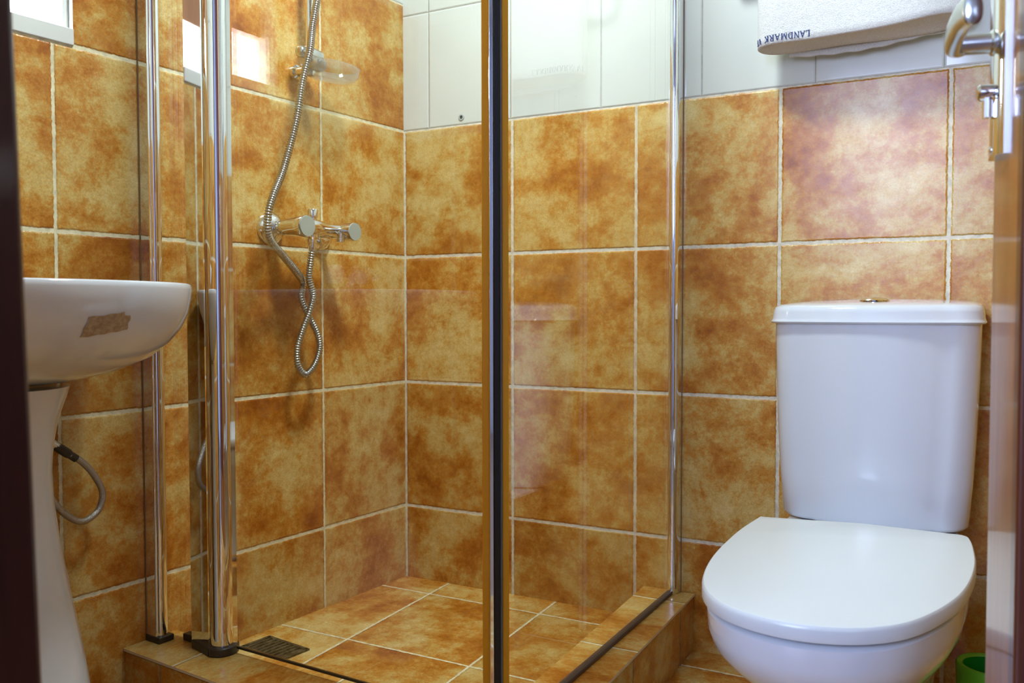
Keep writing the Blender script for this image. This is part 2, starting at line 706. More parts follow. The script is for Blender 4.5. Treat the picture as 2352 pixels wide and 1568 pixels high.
# door wall with its opening (x 0.80 .. 1.575)
DX0, DX1, DZ = 0.795, 1.585, 2.06
bm = bmesh.new()
for (x0, x1, z0, z1) in ((-0.3, DX0, 0, ZC), (DX1, XR, 0, ZC), (DX0, DX1, DZ, ZC)):
    zz = 1.249
    for (a, b, mi) in ((z0, min(z1, zz), 0), (max(z0, zz), z1, 1)):
        if b > a:
            uv_quad(bm, [(x1, YD, a), (x0, YD, a), (x0, YD, b), (x1, YD, b)], [(x1, a), (x0, a), (x0, b), (x1, b)], mi)
    uv_quad(bm, [(x0, YD - 0.12, z0), (x1, YD - 0.12, z0), (x1, YD - 0.12, z1), (x0, YD - 0.12, z1)], [(0, 0)] * 4, 2)
structure('wall_front', bm, [M['tile_back'], M['tile_white'], M['cream_wall']])

bm = bmesh.new()
uv_quad(bm, [(-0.3, YD - 0.12, 0), (XR, YD - 0.12, 0), (XR, 0, 0), (-0.3, 0, 0)],
        [(-0.3, 0.12 - YD), (XR, 0.12 - YD), (XR, 0), (-0.3, 0)], 0)
structure('floor', bm, [M['tile_floor']], 'orange tiled bathroom floor beside the toilet')
bm = bmesh.new()
uv_quad(bm, [(-0.3, 0, ZC), (XR, 0, ZC), (XR, YD - 0.12, ZC), (-0.3, YD - 0.12, ZC)], [(0, 0)] * 4, 0)
structure('ceiling', bm, [M['ceiling']])

# the room behind the camera
bm = bmesh.new()
HX0, HX1, HY, HZ = -0.6, 3.0, -4.5, 2.6
for p in ([(HX0, HY, 0), (HX0, YD - 0.12, 0), (HX0, YD - 0.12, HZ), (HX0, HY, HZ)],
          [(HX1, HY, 0), (HX1, YD - 0.12, 0), (HX1, YD - 0.12, HZ), (HX1, HY, HZ)],
          [(HX0, HY, 0), (HX1, HY, 0), (HX1, HY, HZ), (HX0, HY, HZ)],
          [(XR, YD - 0.12, 0), (HX1, YD - 0.12, 0), (HX1, YD - 0.12, HZ), (XR, YD - 0.12, HZ)],
          [(HX0, YD - 0.12, 0), (-0.3, YD - 0.12, 0), (-0.3, YD - 0.12, HZ), (HX0, YD - 0.12, HZ)],
          [(-0.3, YD - 0.12, ZC), (XR, YD - 0.12, ZC), (XR, YD - 0.12, HZ), (-0.3, YD - 0.12, HZ)]):
    uv_quad(bm, p, [(0, 0)] * 4, 0)
structure('wall_hall', bm, [M['cream_wall']])
bm = bmesh.new()
uv_quad(bm, [(HX0, HY, 0), (HX1, HY, 0), (HX1, YD - 0.12, 0), (HX0, YD - 0.12, 0)], [(0, 0)] * 4, 0)
structure('floor_hall', bm, [M['hall_floor']])
bm = bmesh.new()
uv_quad(bm, [(HX0, HY, HZ), (HX1, HY, HZ), (HX1, YD - 0.12, HZ), (HX0, YD - 0.12, HZ)], [(0, 0)] * 4, 0)
structure('ceiling_hall', bm, [M['ceiling']])

# window in the left wall
win = empty('window_1', A(1.0, -0.05, WZ0))
win['kind'] = 'structure'
win['label'] = 'small bright window above the basin in a white painted frame'
AX = (DA, NA, Vector((0, 0, 1)))
bm = bmesh.new()
cs, hs = (WS0 + WS1) / 2, (WS1 - WS0) / 2
add_box(bm, A(cs, -0.022, WZ0 + 0.015), (hs, 0.026, 0.015), AX)
add_box(bm, A(cs, -0.035, WZ1 - 0.012), (hs, 0.013, 0.012), AX)
for s in (WS0 + 0.006, WS1 - 0.006):
    add_box(bm, A(s, -0.03, (WZ0 + WZ1) / 2 + 0.003), (0.006, 0.018, (WZ1 - WZ0) / 2 - 0.027), AX)
o = finish(bm, 'window_frame', M['white_paint'], win, 0)
bevel(o, 0.002, 2)
bm = bmesh.new()
add_box(bm, A(cs, -0.04, 1.424), (hs - 0.012, 0.012, 0.034), AX)
finish(bm, 'window_rail', M['door_wood'], win, 0)
bm = bmesh.new()
add_box(bm, A(cs, -0.042, 1.333), (hs - 0.012, 0.002, 0.054), AX)
finish(bm, 'window_pane', M['window_glass'], win, 0)
bm = bmesh.new()
add_box(bm, A(cs, -0.042, 1.527), (hs - 0.012, 0.003, 0.069), AX)
finish(bm, 'window_pane', M['frosted'], win, 0)
area('window_portal', A(cs, -0.16, 1.43), A(cs, 0.5, 1.43), 0.30, 0.42, 1, (1, 1, 1), portal=True)

# door frame (jambs out of plumb as in the photo) -------------------------
def jamb(name, x_in0, x_in1, x_out, label):
    """vertical jamb, inner edge goes from x_in0 at the floor to x_in1 at the top"""
    bm = bmesh.new()
    lo = [(x_out, YD - 0.135), (x_in0, YD - 0.135), (x_in0, YD + 0.012), (x_out, YD + 0.012)]
    hi = [(x_out, YD - 0.135), (x_in1, YD - 0.135), (x_in1, YD + 0.012), (x_out, YD + 0.012)]
    add_loft(bm, [[Vector((*p, 0)) for p in lo], [Vector((*p, DZ)) for p in hi]])
    o = finish(bm, name, M['jamb_wood'], None, 0)
    bevel(o, 0.006, 3)
    tag(o, label, None, None, 'structure')
    return o


jamb('trim_1', 0.8545, 0.779, 0.70, 'dark red wooden door jamb along the left edge of the photo')
jamb('trim_2', 1.585, 1.585, 1.605, 'dark red wooden door jamb on the hinge side')
bm = bmesh.new()
add_box(bm, (1.19, YD - 0.06, DZ + 0.02), (0.45, 0.073, 0.02))
tag(finish(bm, 'trim_3', M['jamb_wood'], None, 0), 'dark wooden head of the door frame', None, None, 'structure')

# door leaf ---------------------------------------------------------------
DP = Vector((1.389, -0.922, 0))
DD = Vector((0.208, -0.978, 0)).normalized()      # towards the hinge
DN = Vector((-DD.y, DD.x, 0)) * -1                # towards the toilet
DAX = (DD, DN, Vector((0, 0, 1)))


def D(s, o, z):
    return DP + DD * s + DN * o + Vector((0, 0, z))


door = empty('door_1', D(0.68, -0.02, 0.0))
door['kind'] = 'structure'
door['label'] = 'varnished orange-brown wooden door standing open at the right edge'
LW = 0.70
bm = bmesh.new()
for (s0, s1, z0, z1) in ((0, 0.1, 0.01, 2.04), (LW - 0.1, LW, 0.01, 2.04)):
    add_box(bm, D((s0 + s1) / 2, -0.02, (z0 + z1) / 2), ((s1 - s0) / 2, 0.02, (z1 - z0) / 2), DAX)
for (z0, z1) in ((0.01, 0.22), (1.93, 2.04)):
    add_box(bm, D(LW / 2, -0.02, (z0 + z1) / 2), (LW / 2 - 0.1, 0.02, (z1 - z0) / 2), DAX)
o = finish(bm, 'door_leaf', M['door_wood'], door, 0)
bevel(o, 0.002, 2)
bm = bmesh.new()
add_box(bm, D(LW / 2, -0.02, 1.075), (LW / 2 - 0.1, 0.012, 0.855), DAX)
for s in (0.1 + 0.011, LW - 0.1 - 0.011):
    add_box(bm, D(s, -0.012, 1.075), (0.011, 0.014, 0.855), DAX)
o = finish(bm, 'door_panel', M['door_dark'], door, 0)
tag(o, 'dark red recessed panel with moulding')
bevel(o, 0.004, 3)

# handle plate, lever, thumb turn
bm = bmesh.new()
prof = []
for i in range(9):
    a = math.pi * i / 8
    prof.append((-math.cos(a) * 0.026, 0.004 + 0.006 * math.sin(a)))
sec = lambda z, k=1.0: [D(0.031 + x * k, 0.0, z) + DN * (y * k) for x, y in prof] + \
    [D(0.031 + 0.026 * k, 0.0, z), D(0.031 - 0.026 * k, 0.0, z)]
add_loft(bm, [sec(0.925), sec(0.927, 1.0), sec(1.168), sec(1.17)])
for z in (0.932, 1.163):
    add_lathe(bm, D(0.031, 0.009, z), DN, [(0.004, 0), (0.004, 0.0015), (0.002, 0.0025), (0, 0.0026)], 16)
o = finish(bm, 'handle_plate', M['chrome'], door)
bm = bmesh.new()
add_lathe(bm, D(0.034, 0.008, 1.036), DN, [(0.0125, 0), (0.0125, 0.003), (0.0100, 0.005), (0.0098, 0.03), (0.0105, 0.036)], 28)
path = [D(0.0335, 0.036, 1.0355), D(0.034, 0.0405, 1.0355), D(0.037, 0.0445, 1.036), D(0.044, 0.0470, 1.037), D(0.070, 0.0490, 1.040),
        D(0.100, 0.0490, 1.043), D(0.128, 0.0475, 1.041), D(0.140, 0.0470, 1.038)]
pts = catmull(path, 10)
rings = []
for i, p in enumerate(pts):
    k = i / (len(pts) - 1)
    a, b = pts[max(0, i - 1)], pts[min(len(pts) - 1, i + 1)]
    t = (b - a).normalized()
    up = Vector((0, 0, 1))
    sd = t.cross(up).normalized()
    w = 0.0080 + 0.0005 * k
    h = 0.0100 + 0.0035 * math.sin(min(1, k * 1.3) * math.pi / 2)
    if k > 0.94:
        q = math.sqrt(max(0.02, 1 - ((k - 0.94) / 0.06) ** 2))
        w *= q
        h *= q
    rings.append([p + sd * w * math.copysign(abs(math.cos(g)) ** 0.8, math.cos(g)) + up * h * math.copysign(abs(math.sin(g)) ** 0.8, math.sin(g))
                  for g in [2 * math.pi * j / 24 for j in range(24)]])
add_loft(bm, rings)
o = finish(bm, 'lever_handle', M['satin'], door, 50)
bm = bmesh.new()
add_lathe(bm, D(0.036, 0.006, 0.982), DN, [(0.010, 0), (0.010, 0.003), (0.006, 0.005), (0.006, 0.008)], 24)
add_box(bm, D(0.036, 0.0120, 0.976), (0.0055, 0.006, 0.013), DAX)
add_lathe(bm, D(0.036, 0.005, 0.9875), DN, [(0.0075, 0), (0.008, 0.0165), (0.006, 0.0185), (0, 0.019)], 20)
o = finish(bm, 'thumb_turn', M['chrome'], door)

# ------------------------------------------------------------------ shower kerb and tray
K_OUT = [(-0.063, -0.8390), (0.822, -0.926), (0.8013, 0.0)]
K_IN = [(0.6792, 0.0), (0.704, -0.757), (-0.056, -0.722)]


def top_poly(z):
    # two strips meeting in a mitre
    return ([(-0.063, -0.839), (0.822, -0.926), (0.704, -0.757), (-0.054, -0.722)],
            [(0.822, -0.926), (0.8013, -0.001), (0.6792, -0.001), (0.704, -0.757)])


KZ = 0.130
bm = bmesh.new()
lay = bm.loops.layers.uv.verify()
s1, s2 = top_poly(KZ)
uv_quad(bm, [(*p, KZ) for p in s1], [(p[0], (p[1] + 0.84) * 0.5) for p in s1], 0)
uv_quad(bm, [(*p, KZ) for p in s2], [(-p[1] + 0.01, (0.82 - p[0]) * 0.5) for p in s2], 0)


def kerb_face(a, b, z0, z1, flip=1):
    L = math.hypot(b[0] - a[0], b[1] - a[1])
    uv_quad(bm, [(*a, z0), (*b, z0), (*b, z1), (*a, z1)], [(0, z0), (L, z0), (L, z1), (0, z1)], 1)


kerb_face((-0.0625, -0.836), (0.819, -0.922), 0, KZ - 0.008)
kerb_face((0.7985, -0.001), (0.819, -0.922), 0, KZ - 0.008)
kerb_face((0.6792, -0.001), (0.704, -0.757), 0.03, KZ)
kerb_face((0.704, -0.757), (-0.054, -0.722), 0.03, KZ)
# edge of the top tiles
for a, b in (((-0.063, -0.839), (0.822, -0.926)), ((0.8013, -0.001), (0.822, -0.926))):
    uv_quad(bm, [(*a, KZ - 0.005), (*b, KZ - 0.005), (*b, KZ), (*a, KZ)], [(0, 0)] * 4, 2)
for a, b, c, d in (((-0.063, -0.839), (0.822, -0.926), (0.819, -0.922), (-0.0625, -0.836)),
                   ((0.8013, -0.001), (0.822, -0.926), (0.819, -0.922), (0.7985, -0.001))):
    uv_quad(bm, [(*a, KZ - 0.005), (*b, KZ - 0.005), (*c, KZ - 0.008), (*d, KZ - 0.008)], [(0, 0)] * 4, 3)
M['tile_edge'] = simple('tile_edge_grout', (0.74, 0.62, 0.44), 0.6)
M['tile_dark_gap'] = simple('dark_joint', (0.03, 0.02, 0.012), 0.8)
me = bpy.data.meshes.new('shower_kerb')
bmesh.ops.recalc_face_normals(bm, faces=bm.faces[:])
bm.to_mesh(me)
bm.free()
kerb = bpy.data.objects.new('shower_kerb', me)
col.objects.link(kerb)
for mm in (M['tile_kerb'], M['tile_kerb_face'], M['tile_edge'], M['tile_dark_gap']):
    me.materials.append(mm)
tag(kerb, 'raised orange tiled kerb around the shower floor', 'shower kerb')

FZ = 0.0555
bm = bmesh.new()
pl = [(0, 0), (-0.055, -0.7215), (0.704, -0.757), (0.6792, 0)]
uv_quad(bm, [(*p, FZ) for p in pl], [(p[0] + p[1] * 0.045, -p[1]) for p in pl], 0)
o = structure('floor_shower', bm, [M['tile_floor']], 'orange tiled shower floor inside the kerb')

# drain grate
dr = empty('floor_drain', (0.07, -0.56, FZ))
tag(dr, 'small dark grimy metal drain grate in the shower floor', 'drain')
dx = Vector((1, -0.13, 0)).normalized()
dy = Vector((0.13, 1, 0)).normalized()
DRX = (dx, dy, Vector((0, 0, 1)))
bm = bmesh.new()
for sg in (-1, 1):
    add_box(bm, Vector((0.058, -0.560, FZ + 0.002)) + dy * 0.035 * sg, (0.065, 0.004, 0.002), DRX)
    add_box(bm, Vector((0.058, -0.560, FZ + 0.002)) + dx * 0.061 * sg, (0.004, 0.037, 0.002), DRX)
finish(bm, 'drain_rim', M['grate'], dr, 0)
bm = bmesh.new()
add_box(bm, Vector((0.058, -0.560, FZ + 0.0006)), (0.062, 0.033, 0.0004), DRX)
for i in range(9):
    add_box(bm, Vector((0.058, -0.560, FZ + 0.0022)) + dx * (-0.052 + 0.013 * i), (0.0032, 0.031, 0.0012), DRX)
finish(bm, 'grate', M['grate'], dr, 0)

# ------------------------------------------------------------------ shower enclosure
TOPZ = 1.95
enc = empty('shower_enclosure', (0.35, -0.77, KZ))
tag(enc, 'square glass shower enclosure with polished chrome uprights on the kerb', 'shower enclosure')
GL0 = Vector((-0.028, -0.745, 0))
GL1 = Vector((0.706, -0.782, 0))
gdir = (GL1 - GL0).normalized()
gn = Vector((gdir.y, -gdir.x, 0))           # towards the camera


def G(x, o=0, z=0):
    k = (x - GL0.x) / gdir.x
    return GL0 + gdir * k + gn * o + Vector((0, 0, z))


GAX = (gdir, gn, Vector((0, 0, 1)))


def pane(name, a, b, z0, z1, th=0.006, parent=enc):
    a, b = Vector(a), Vector(b)
    d = b - a
    L = d.length
    d.normalize()
    n = Vector((d.y, -d.x, 0))
    bm = bmesh.new()
    add_box(bm, (a + b) / 2 + Vector((0, 0, (z0 + z1) / 2)), (L / 2, th / 2, (z1 - z0) / 2), (d, n, Vector((0, 0, 1))))
    return finish(bm, name, M['glass'], parent, 0)


tag(pane('fixed_panel', G(-0.02), G(0.058), KZ + 0.012, TOPZ), 'narrow clear glass panel between the wall and the pivot post')
doorp = pane('glass_door', G(0.134), G(0.7115), KZ + 0.016, TOPZ)
tag(doorp, 'wide clear glass door')
SR0 = Vector((0.752, -0.012, 0))
SR1 = Vector((0.7515, -0.778, 0))
tag(pane('side_panel', SR0, SR1, KZ + 0.004, TOPZ), 'clear fixed glass panel on the side of the toilet')

# chrome wall profile on the left wall
bm = bmesh.new()
prof = [(0.7905, 0.0), (0.7905, 0.030), (0.7875, 0.033), (0.768, 0.033), (0.765, 0.030), (0.765, 0.026), (0.7755, 0.026),
        (0.7755, 0.010), (0.765, 0.010), (0.765, 0.0)]
add_prism(bm, [A(s, o_, 0)[:2] for s, o_ in prof], KZ, TOPZ + 0.01)
o = finish(bm, 'wall_profile', M['polished'], enc, 30)
bevel(o, 0.0015, 2)
bm = bmesh.new()
pts = []
for i in range(11):
    a = math.pi * i / 10 - math.pi / 2
    pts.append((0.7765 - 0.0105 * math.sin(a), 0.033 + 0.006 * math.cos(a)))
add_prism(bm, [A(s, o_, 0)[:2] for s, o_ in pts], KZ, TOPZ + 0.01)
finish(bm, 'profile_cap', M['polished'], enc, 30)
bm = bmesh.new()
add_prism(bm, [A(s, o_, 0)[:2] for s, o_ in ((0.7918, 0.0005), (0.7918, 0.002), (0.7905, 0.002), (0.7905, 0.0005))], KZ, TOPZ)
finish(bm, 'silicone_bead', M['sealant'], enc, 0)
# foot of the wall profile
bm = bmesh.new()
add_box(bm, A(0.776, 0.022, KZ + 0.006), (0.017, 0.022, 0.006), AX)
o = finish(bm, 'profile_foot', M['dark_plastic'], enc, 0)
bevel(o, 0.002, 2)

# chrome wall profile on the back wall
bm = bmesh.new()
prof = [(0.768, 0), (0.768, -0.018), (0.764, -0.030), (0.756, -0.034), (0.748, -0.032), (0.7435, -0.026), (0.7435, 0)]
add_prism(bm, prof, KZ, TOPZ + 0.01)
o = finish(bm, 'wall_profile', M['polished'], enc, 60)
bevel(o, 0.001, 2, 60)
bm = bmesh.new()
add_prism(bm, [(0.7692, -0.0005), (0.7692, -0.002), (0.768, -0.002), (0.768, -0.0005)], KZ, TOPZ)
finish(bm, 'silicone_bead', M['sealant'], enc, 0)

# pivot post: flat mirror-like plate and rounded fluted bar
bm = bmesh.new()
pl = [G(0.048, 0.006), G(0.048, 0.022), G(0.050, 0.0236), G(0.091, 0.0182), G(0.093, 0.0165), G(0.093, -0.010), G(0.048, -0.010)]
add_prism(bm, [p[:2] for p in pl], KZ + 0.012, TOPZ + 0.01)
o = finish(bm, 'pivot_plate', M['polished'], enc, 30)
tag(o, 'flat mirror-polished chrome strip')
bm = bmesh.new()
pts = []
c = G(0.1190, 0.010)
for i in range(15):
    a = math.radians(-30 + 240 * i / 14)
    r = 0.021
    pts.append(c + gdir * r * math.cos(a) * 1.0 + gn * r * math.sin(a))
pts += [G(0.098, -0.010), G(0.139, -0.010)]
out = []
for i, p in enumerate(pts):
    out.append(p)
add_prism(bm, [p[:2] for p in out], KZ + 0.016, TOPZ + 0.01)
o = finish(bm, 'pivot_post', M['polished'], enc, 30)
tag(o, 'rounded polished chrome pivot bar')
bm = bmesh.new()
add_prism(bm, [p[:2] for p in (G(0.0925, -0.006), G(0.0985, -0.006), G(0.0985, 0.010), G(0.0925, 0.010))], KZ + 0.012, TOPZ + 0.01)
finish(bm, 'pivot_seal', M['black'], enc, 0)
# end cap of the post
bm = bmesh.new()
pts = []
for i in range(17):
    a = math.radians(-90 + 180 * i / 16)
    pts.append(G(0.120, 0.009) + gdir * 0.0285 * math.cos(a) + gn * 0.0310 * math.sin(a))
pts = [G(0.050, -0.014)] + pts + [G(0.120, 0.0400), G(0.050, 0.026)]
add_prism(bm, [p[:2] for p in pts[:1] + pts[1:]], KZ, KZ + 0.016)
o = finish(bm, 'end_cap', M['dark_plastic'], enc, 40)
bevel(o, 0.003, 3)
# low rails and seals at the foot of the glass
bm = bmesh.new()
add_box(bm, (G(0.005, 0, KZ + 0.007) + G(0.048, 0, KZ + 0.007)) / 2, (0.0215, 0.009, 0.007), GAX)
o = finish(bm, 'bottom_rail', M['dark_plastic'], enc, 0)
bevel(o, 0.002, 2)
bm = bmesh.new()
p0, p1 = G(0.150, 0, 0), G(0.702, 0, 0)
add_box(bm, (p0 + p1) / 2 + Vector((0, 0, KZ + 0.0125)), ((p1 - p0).length / 2, 0.0022, 0.0022), GAX)
o = finish(bm, 'door_seal', M['dark_plastic'], enc, 0)
bm = bmesh.new()
d = (SR1 - SR0).normalized()
nn = Vector((d.y, -d.x, 0))
add_box(bm, (SR0 + SR1) / 2 + Vector((0, 0, KZ + 0.004)) + nn * 0.0, ((SR1 - SR0).length / 2 - 0.01, 0.007, 0.004), (d, nn, Vector((0, 0, 1))))
o = finish(bm, 'bottom_seal', M['silicone'], enc, 0)
bevel(o, 0.002, 2)

# corner closing strips
ca = Vector((0.7130, -0.8010, 0))
cb = Vector((0.7480, -0.7810, 0))
cdir = (cb - ca).normalized()
cn = Vector((cdir.y, -cdir.x, 0))


def strip(name, f0, f1, o0, o1, mat, label=None):
    L = (cb - ca).length
    bm = bmesh.new()
    p = [ca + cdir * L * f0 + cn * o0, ca + cdir * L * f1 + cn * o0, ca + cdir * L * f1 + cn * o1, ca + cdir * L * f0 + cn * o1]
    add_prism(bm, [q[:2] for q in p], KZ + 0.004, TOPZ)
    o = finish(bm, name, mat, enc, 0)
    bevel(o, 0.0015, 2)
    if label:
        tag(o, label)
    return o


strip('corner_seal', 0.0, 0.27, -0.006, 0.003, M['amber'], 'translucent amber plastic seal strip')
strip('corner_seal', 0.76, 1.0, -0.006, 0.003, M['amber'], 'translucent amber plastic seal strip')
strip('corner_profile', 0.27, 0.44, -0.010, 0.009, M['polished'], 'thin polished strip')
strip('magnet_strip', 0.44, 0.66, -0.012, 0.010, M['black'], 'black magnetic strip')
strip('corner_gasket', 0.66, 0.76, -0.010, 0.006, M['grey_seal'])

# ------------------------------------------------------------------ shower mixer
mix = empty('shower_mixer', A(0.40, 0, 0.958))
tag(mix, 'chrome two-handle shower mixer on the left wall inside the shower', 'shower mixer')
MZ = 0.957
for s, z in ((0.467, 0.957), (0.318, 0.952)):
    bm = bmesh.new()
    add_lathe(bm, A(s, 0.0005, z), NA, [(0.036, 0), (0.036, 0.004), (0.033, 0.012), (0.022, 0.020), (0.014, 0.022)], 40)
    finish(bm, 'wall_flange', M['chrome'], mix, 60)
bm = bmesh.new()
add_lathe(bm, A(0.467, 0.018, MZ), NA, [(0.012, 0), (0.012, 0.010), (0.0165, 0.018), (0.0185, 0.045), (0.022, 0.078),
                                        (0.0245, 0.097), (0.0235, 0.1005)], 40)
finish(bm, 'left_handle', M['chrome'], mix, 40)
bm = bmesh.new()
add_lathe(bm, A(0.467, 0.1188, MZ), NA, [(0.0225, 0), (0.022, 0.002), (0, 0.0024)], 40)
finish(bm, 'handle_cap', M['cap_grey'], mix, 40)
bm = bmesh.new()
add_lathe(bm, A(0.318, 0.018, MZ - 0.002), NA, [(0.010, 0), (0.010, 0.020), (0.012, 0.03), (0.014, 0.055), (0.0145, 0.066), (0.019, 0.068),
                                        (0.021, 0.078), (0.021, 0.100)], 40)
finish(bm, 'right_handle', M['chrome'], mix, 40)
bm = bmesh.new()
add_lathe(bm, A(0.318, 0.118, MZ - 0.002), NA, [(0.0205, 0), (0.020, 0.002), (0, 0.0024)], 40)
finish(bm, 'handle_cap', M['cap_grey'], mix, 40)
bm = bmesh.new()
add_lathe(bm, A(0.467, 0.078, MZ + 0.002), -DA, [(0.017, 0), (0.0195, 0.03), (0.0205, 0.055), (0.018, 0.075), (0.0135, 0.092), (0.0125, 0.118),
                                         (0.0135, 0.149)], 36)
finish(bm, 'mixer_body', M['chrome'], mix, 60)
bm = bmesh.new()
add_lathe(bm, A(0.413, 0.081, MZ + 0.012), (0, 0, 1), [(0.009, 0), (0.009, 0.012), (0.011, 0.013), (0.0115, 0.029), (0.010, 0.031), (0, 0.0315)], 28)
finish(bm, 'diverter_knob', M['chrome'], mix, 40)
bm = bmesh.new()
add_lathe(bm, A(0.413, 0.079, MZ - 0.012), (0, 0, -1), [(0.014, 0), (0.014, 0.008), (0.0105, 0.012), (0.0105, 0.020), (0.0085, 0.021), (0.0085, 0.036),
                                                 (0.0075, 0.038)], 28)
finish(bm, 'hose_outlet', M['chrome'], mix, 40)
bm = bmesh.new()
add_lathe(bm, A(0.337, 0.092, MZ - 0.006), (0, 0, -1), [(0.009, 0), (0.009, 0.012), (0.010, 0.013), (0.010, 0.020), (0.007, 0.021)], 24)
finish(bm, 'tub_outlet', M['chrome'], mix, 40)

# flexible metal hose
hA = [(0.350, 0.078, 1.60), (0.384, 0.078, 1.492), (0.409, 0.082, 1.406), (0.434, 0.098, 1.342), (0.459, 0.100, 1.268), (0.478, 0.100, 1.182),
      (0.512, 0.098, 1.078), (0.556, 0.112, 1.012), (0.572, 0.114, 0.970), (0.562, 0.105, 0.926),
      (0.492, 0.072, 0.892), (0.444, 0.058, 0.862), (0.408, 0.043, 0.838), (0.410, 0.040, 0.802), (0.394, 0.046, 0.762),
      (0.374, 0.052, 0.722), (0.369, 0.054, 0.687), (0.385, 0.054, 0.650), (0.414, 0.054, 0.630), (0.438, 0.056, 0.652),
      (0.440, 0.057, 0.690), (0.424, 0.060, 0.736), (0.410, 0.064, 0.769), (0.400, 0.066, 0.807), (0.413, 0.068, 0.846),
      (0.415, 0.074, 0.879), (0.413, 0.079, 0.912)]
pts = resample(catmull([A(*p) for p in hA], 24), 0.0011)
bm = bmesh.new()
add_tube(bm, pts, lambda s: 0.0074 + 0.0012 * math.sin(s * 2 * math.pi / 0.0055), 12)
hose = finish(bm, 'shower_hose', M['hose_metal'], None, 80)
tag(hose, 'ribbed chrome shower hose hanging in a loop from the mixer', 'hose')

# riser rail with slider and soap dish
rail = empty('shower_rail', A(0.388, 0.0, 1.3))
tag(rail, 'vertical chrome shower rail above the mixer with slider and soap dish', 'shower rail')
bm = bmesh.new()
add_lathe(bm, A(0.387, 0.05, 1.305), (0, 0, 1), [(0.0088, 0), (0.0088, 0.66)], 24)
finish(bm, 'rail_bar', M['chrome'], rail, 40)
bm = bmesh.new()
add_lathe(bm, A(0.387, 0.0005, 1.94), NA, [(0.018, 0), (0.018, 0.01), (0.012, 0.014), (0.012, 0.055)], 24)
finish(bm, 'rail_bracket', M['chrome'], rail, 40)
bm = bmesh.new()
add_lathe(bm, A(0.387, 0.0005, 1.318), NA, [(0.017, 0), (0.017, 0.01), (0.011, 0.014), (0.011, 0.055)], 24)
finish(bm, 'rail_bracket', M['chrome'], rail, 40)
bm = bmesh.new()
add_lathe(bm, A(0.425, 0.052, 1.352), -DA, [(0.009, 0), (0.013, 0.004), (0.013, 0.020), (0.016, 0.022), (0.016, 0.052), (0.0145, 0.056), (0.014, 0.066),
                                           (0.011, 0.068)], 32)
add_lathe(bm, A(0.389, 0.055, 1.333), (NA + Vector((0, 0, -0.35))), [(0.012, 0), (0.015, 0.010), (0.0165, 0.030), (0.013, 0.038), (0, 0.040)], 32)
finish(bm, 'slider', M['satin'], rail, 50)
# clear soap dish
bm = bmesh.new()
secs = []
for (k, z) in ((0.55, 1.300), (0.80, 1.303), (0.93, 1.312), (1.0, 1.330), (0.97, 1.330), (0.90, 1.314), (0.77, 1.306), (0.5, 1.303)):
    secs.append([A(0.352 + 0.082 * k * math.cos(a), 0.080 + 0.050 * k * math.sin(a), z) for a in [2 * math.pi * i / 48 for i in range(48)]])
add_loft(bm, secs)
o = finish(bm, 'soap_dish', M['clear'], rail, 40)
tag(o, 'clear plastic oval soap dish')

# small screw hole with a plug in the white tile
bm = bmesh.new()
plug = empty('wall_plug', (0.1813, 0, 1.268))
tag(plug, 'small grey screw plug in the white tile inside the shower', 'wall plug')
add_lathe(bm, (0.1813, -0.0002, 1.268), (0, -1, 0), [(0.0085, 0), (0.0080, 0.0020), (0.0048, 0.0024), (0.0044, 0.0004)], 24, cap=False)
finish(bm, 'plug_collar', M['plug'], plug, 50)
bm = bmesh.new()
add_lathe(bm, (0.1813, -0.0002, 1.268), (0, -1, 0), [(0.0046, 0), (0.0046, 0.0006)], 20)
finish(bm, 'plug_hole', M['black'], plug, 50)

# ------------------------------------------------------------------ washbasin
BS, BO, BRIM = 1.145, 0.20, 0.817
basin = empty('washbasin', A(1.15, 0.15, 0))
tag(basin, 'white ceramic pedestal washbasin at the left, partly behind the door jamb', 'washbasin')
NB = 72


def basin_ring(k, z, ks=None, oc=None, ko=None):
    """D-shaped ring, k scale"""
    ks = k if ks is None else ks
    ko = k if ko is None else ko
    oc = BO if oc is None else oc
    out = []
    for i in range(NB):
        a = 2 * math.pi * i / NB
        ca_, sa_ = math.cos(a), math.sin(a)
        if sa_ >= 0:
            e = 0.94
            x = 0.262 * math.copysign(abs(ca_) ** e, ca_)
            y = 0.225 * abs(sa_) ** e
        else:
            e = 0.30
            x = 0.262 * math.copysign(abs(ca_) ** 0.45, ca_)
            y = -(BO - 0.004) * abs(sa_) ** e
        out.append(A(BS + x * ks, max(0.004, oc + y * ko), z))
    return out


PB = [(0.36, 0.664, 0.150), (0.46, 0.6675, 0.155), (0.64, 0.681, 0.168), (0.79, 0.701, 0.182), (0.885, 0.724, 0.191), (0.945, 0.748, 0.197),
      (0.978, 0.772, 0.2), (0.995, 0.795, 0.2), (1.0, 0.808, 0.2), (0.998, 0.8145, 0.2), (0.988, 0.817, 0.2), (0.93, 0.817, 0.2), (0.90, 0.814, 0.2),
      (0.86, 0.79, 0.205), (0.78, 0.745, 0.21), (0.60, 0.715, 0.21), (0.35, 0.70, 0.21), (0.08, 0.697, 0.21)]
bm = bmesh.new()
secs = []
for i, (k, z, oc) in enumerate(PB):
    if i >= 12:   # inside the bowl: keep the tap ledge at the back
        r = basin_ring(k, z, oc=0.235, ko=k * 0.80)
    else:
        r = basin_ring(k, z, oc=oc)
    secs.append(r)
add_loft(bm, secs)
o = finish(bm, 'basin_bowl', M['ceramic'], basin, 60)

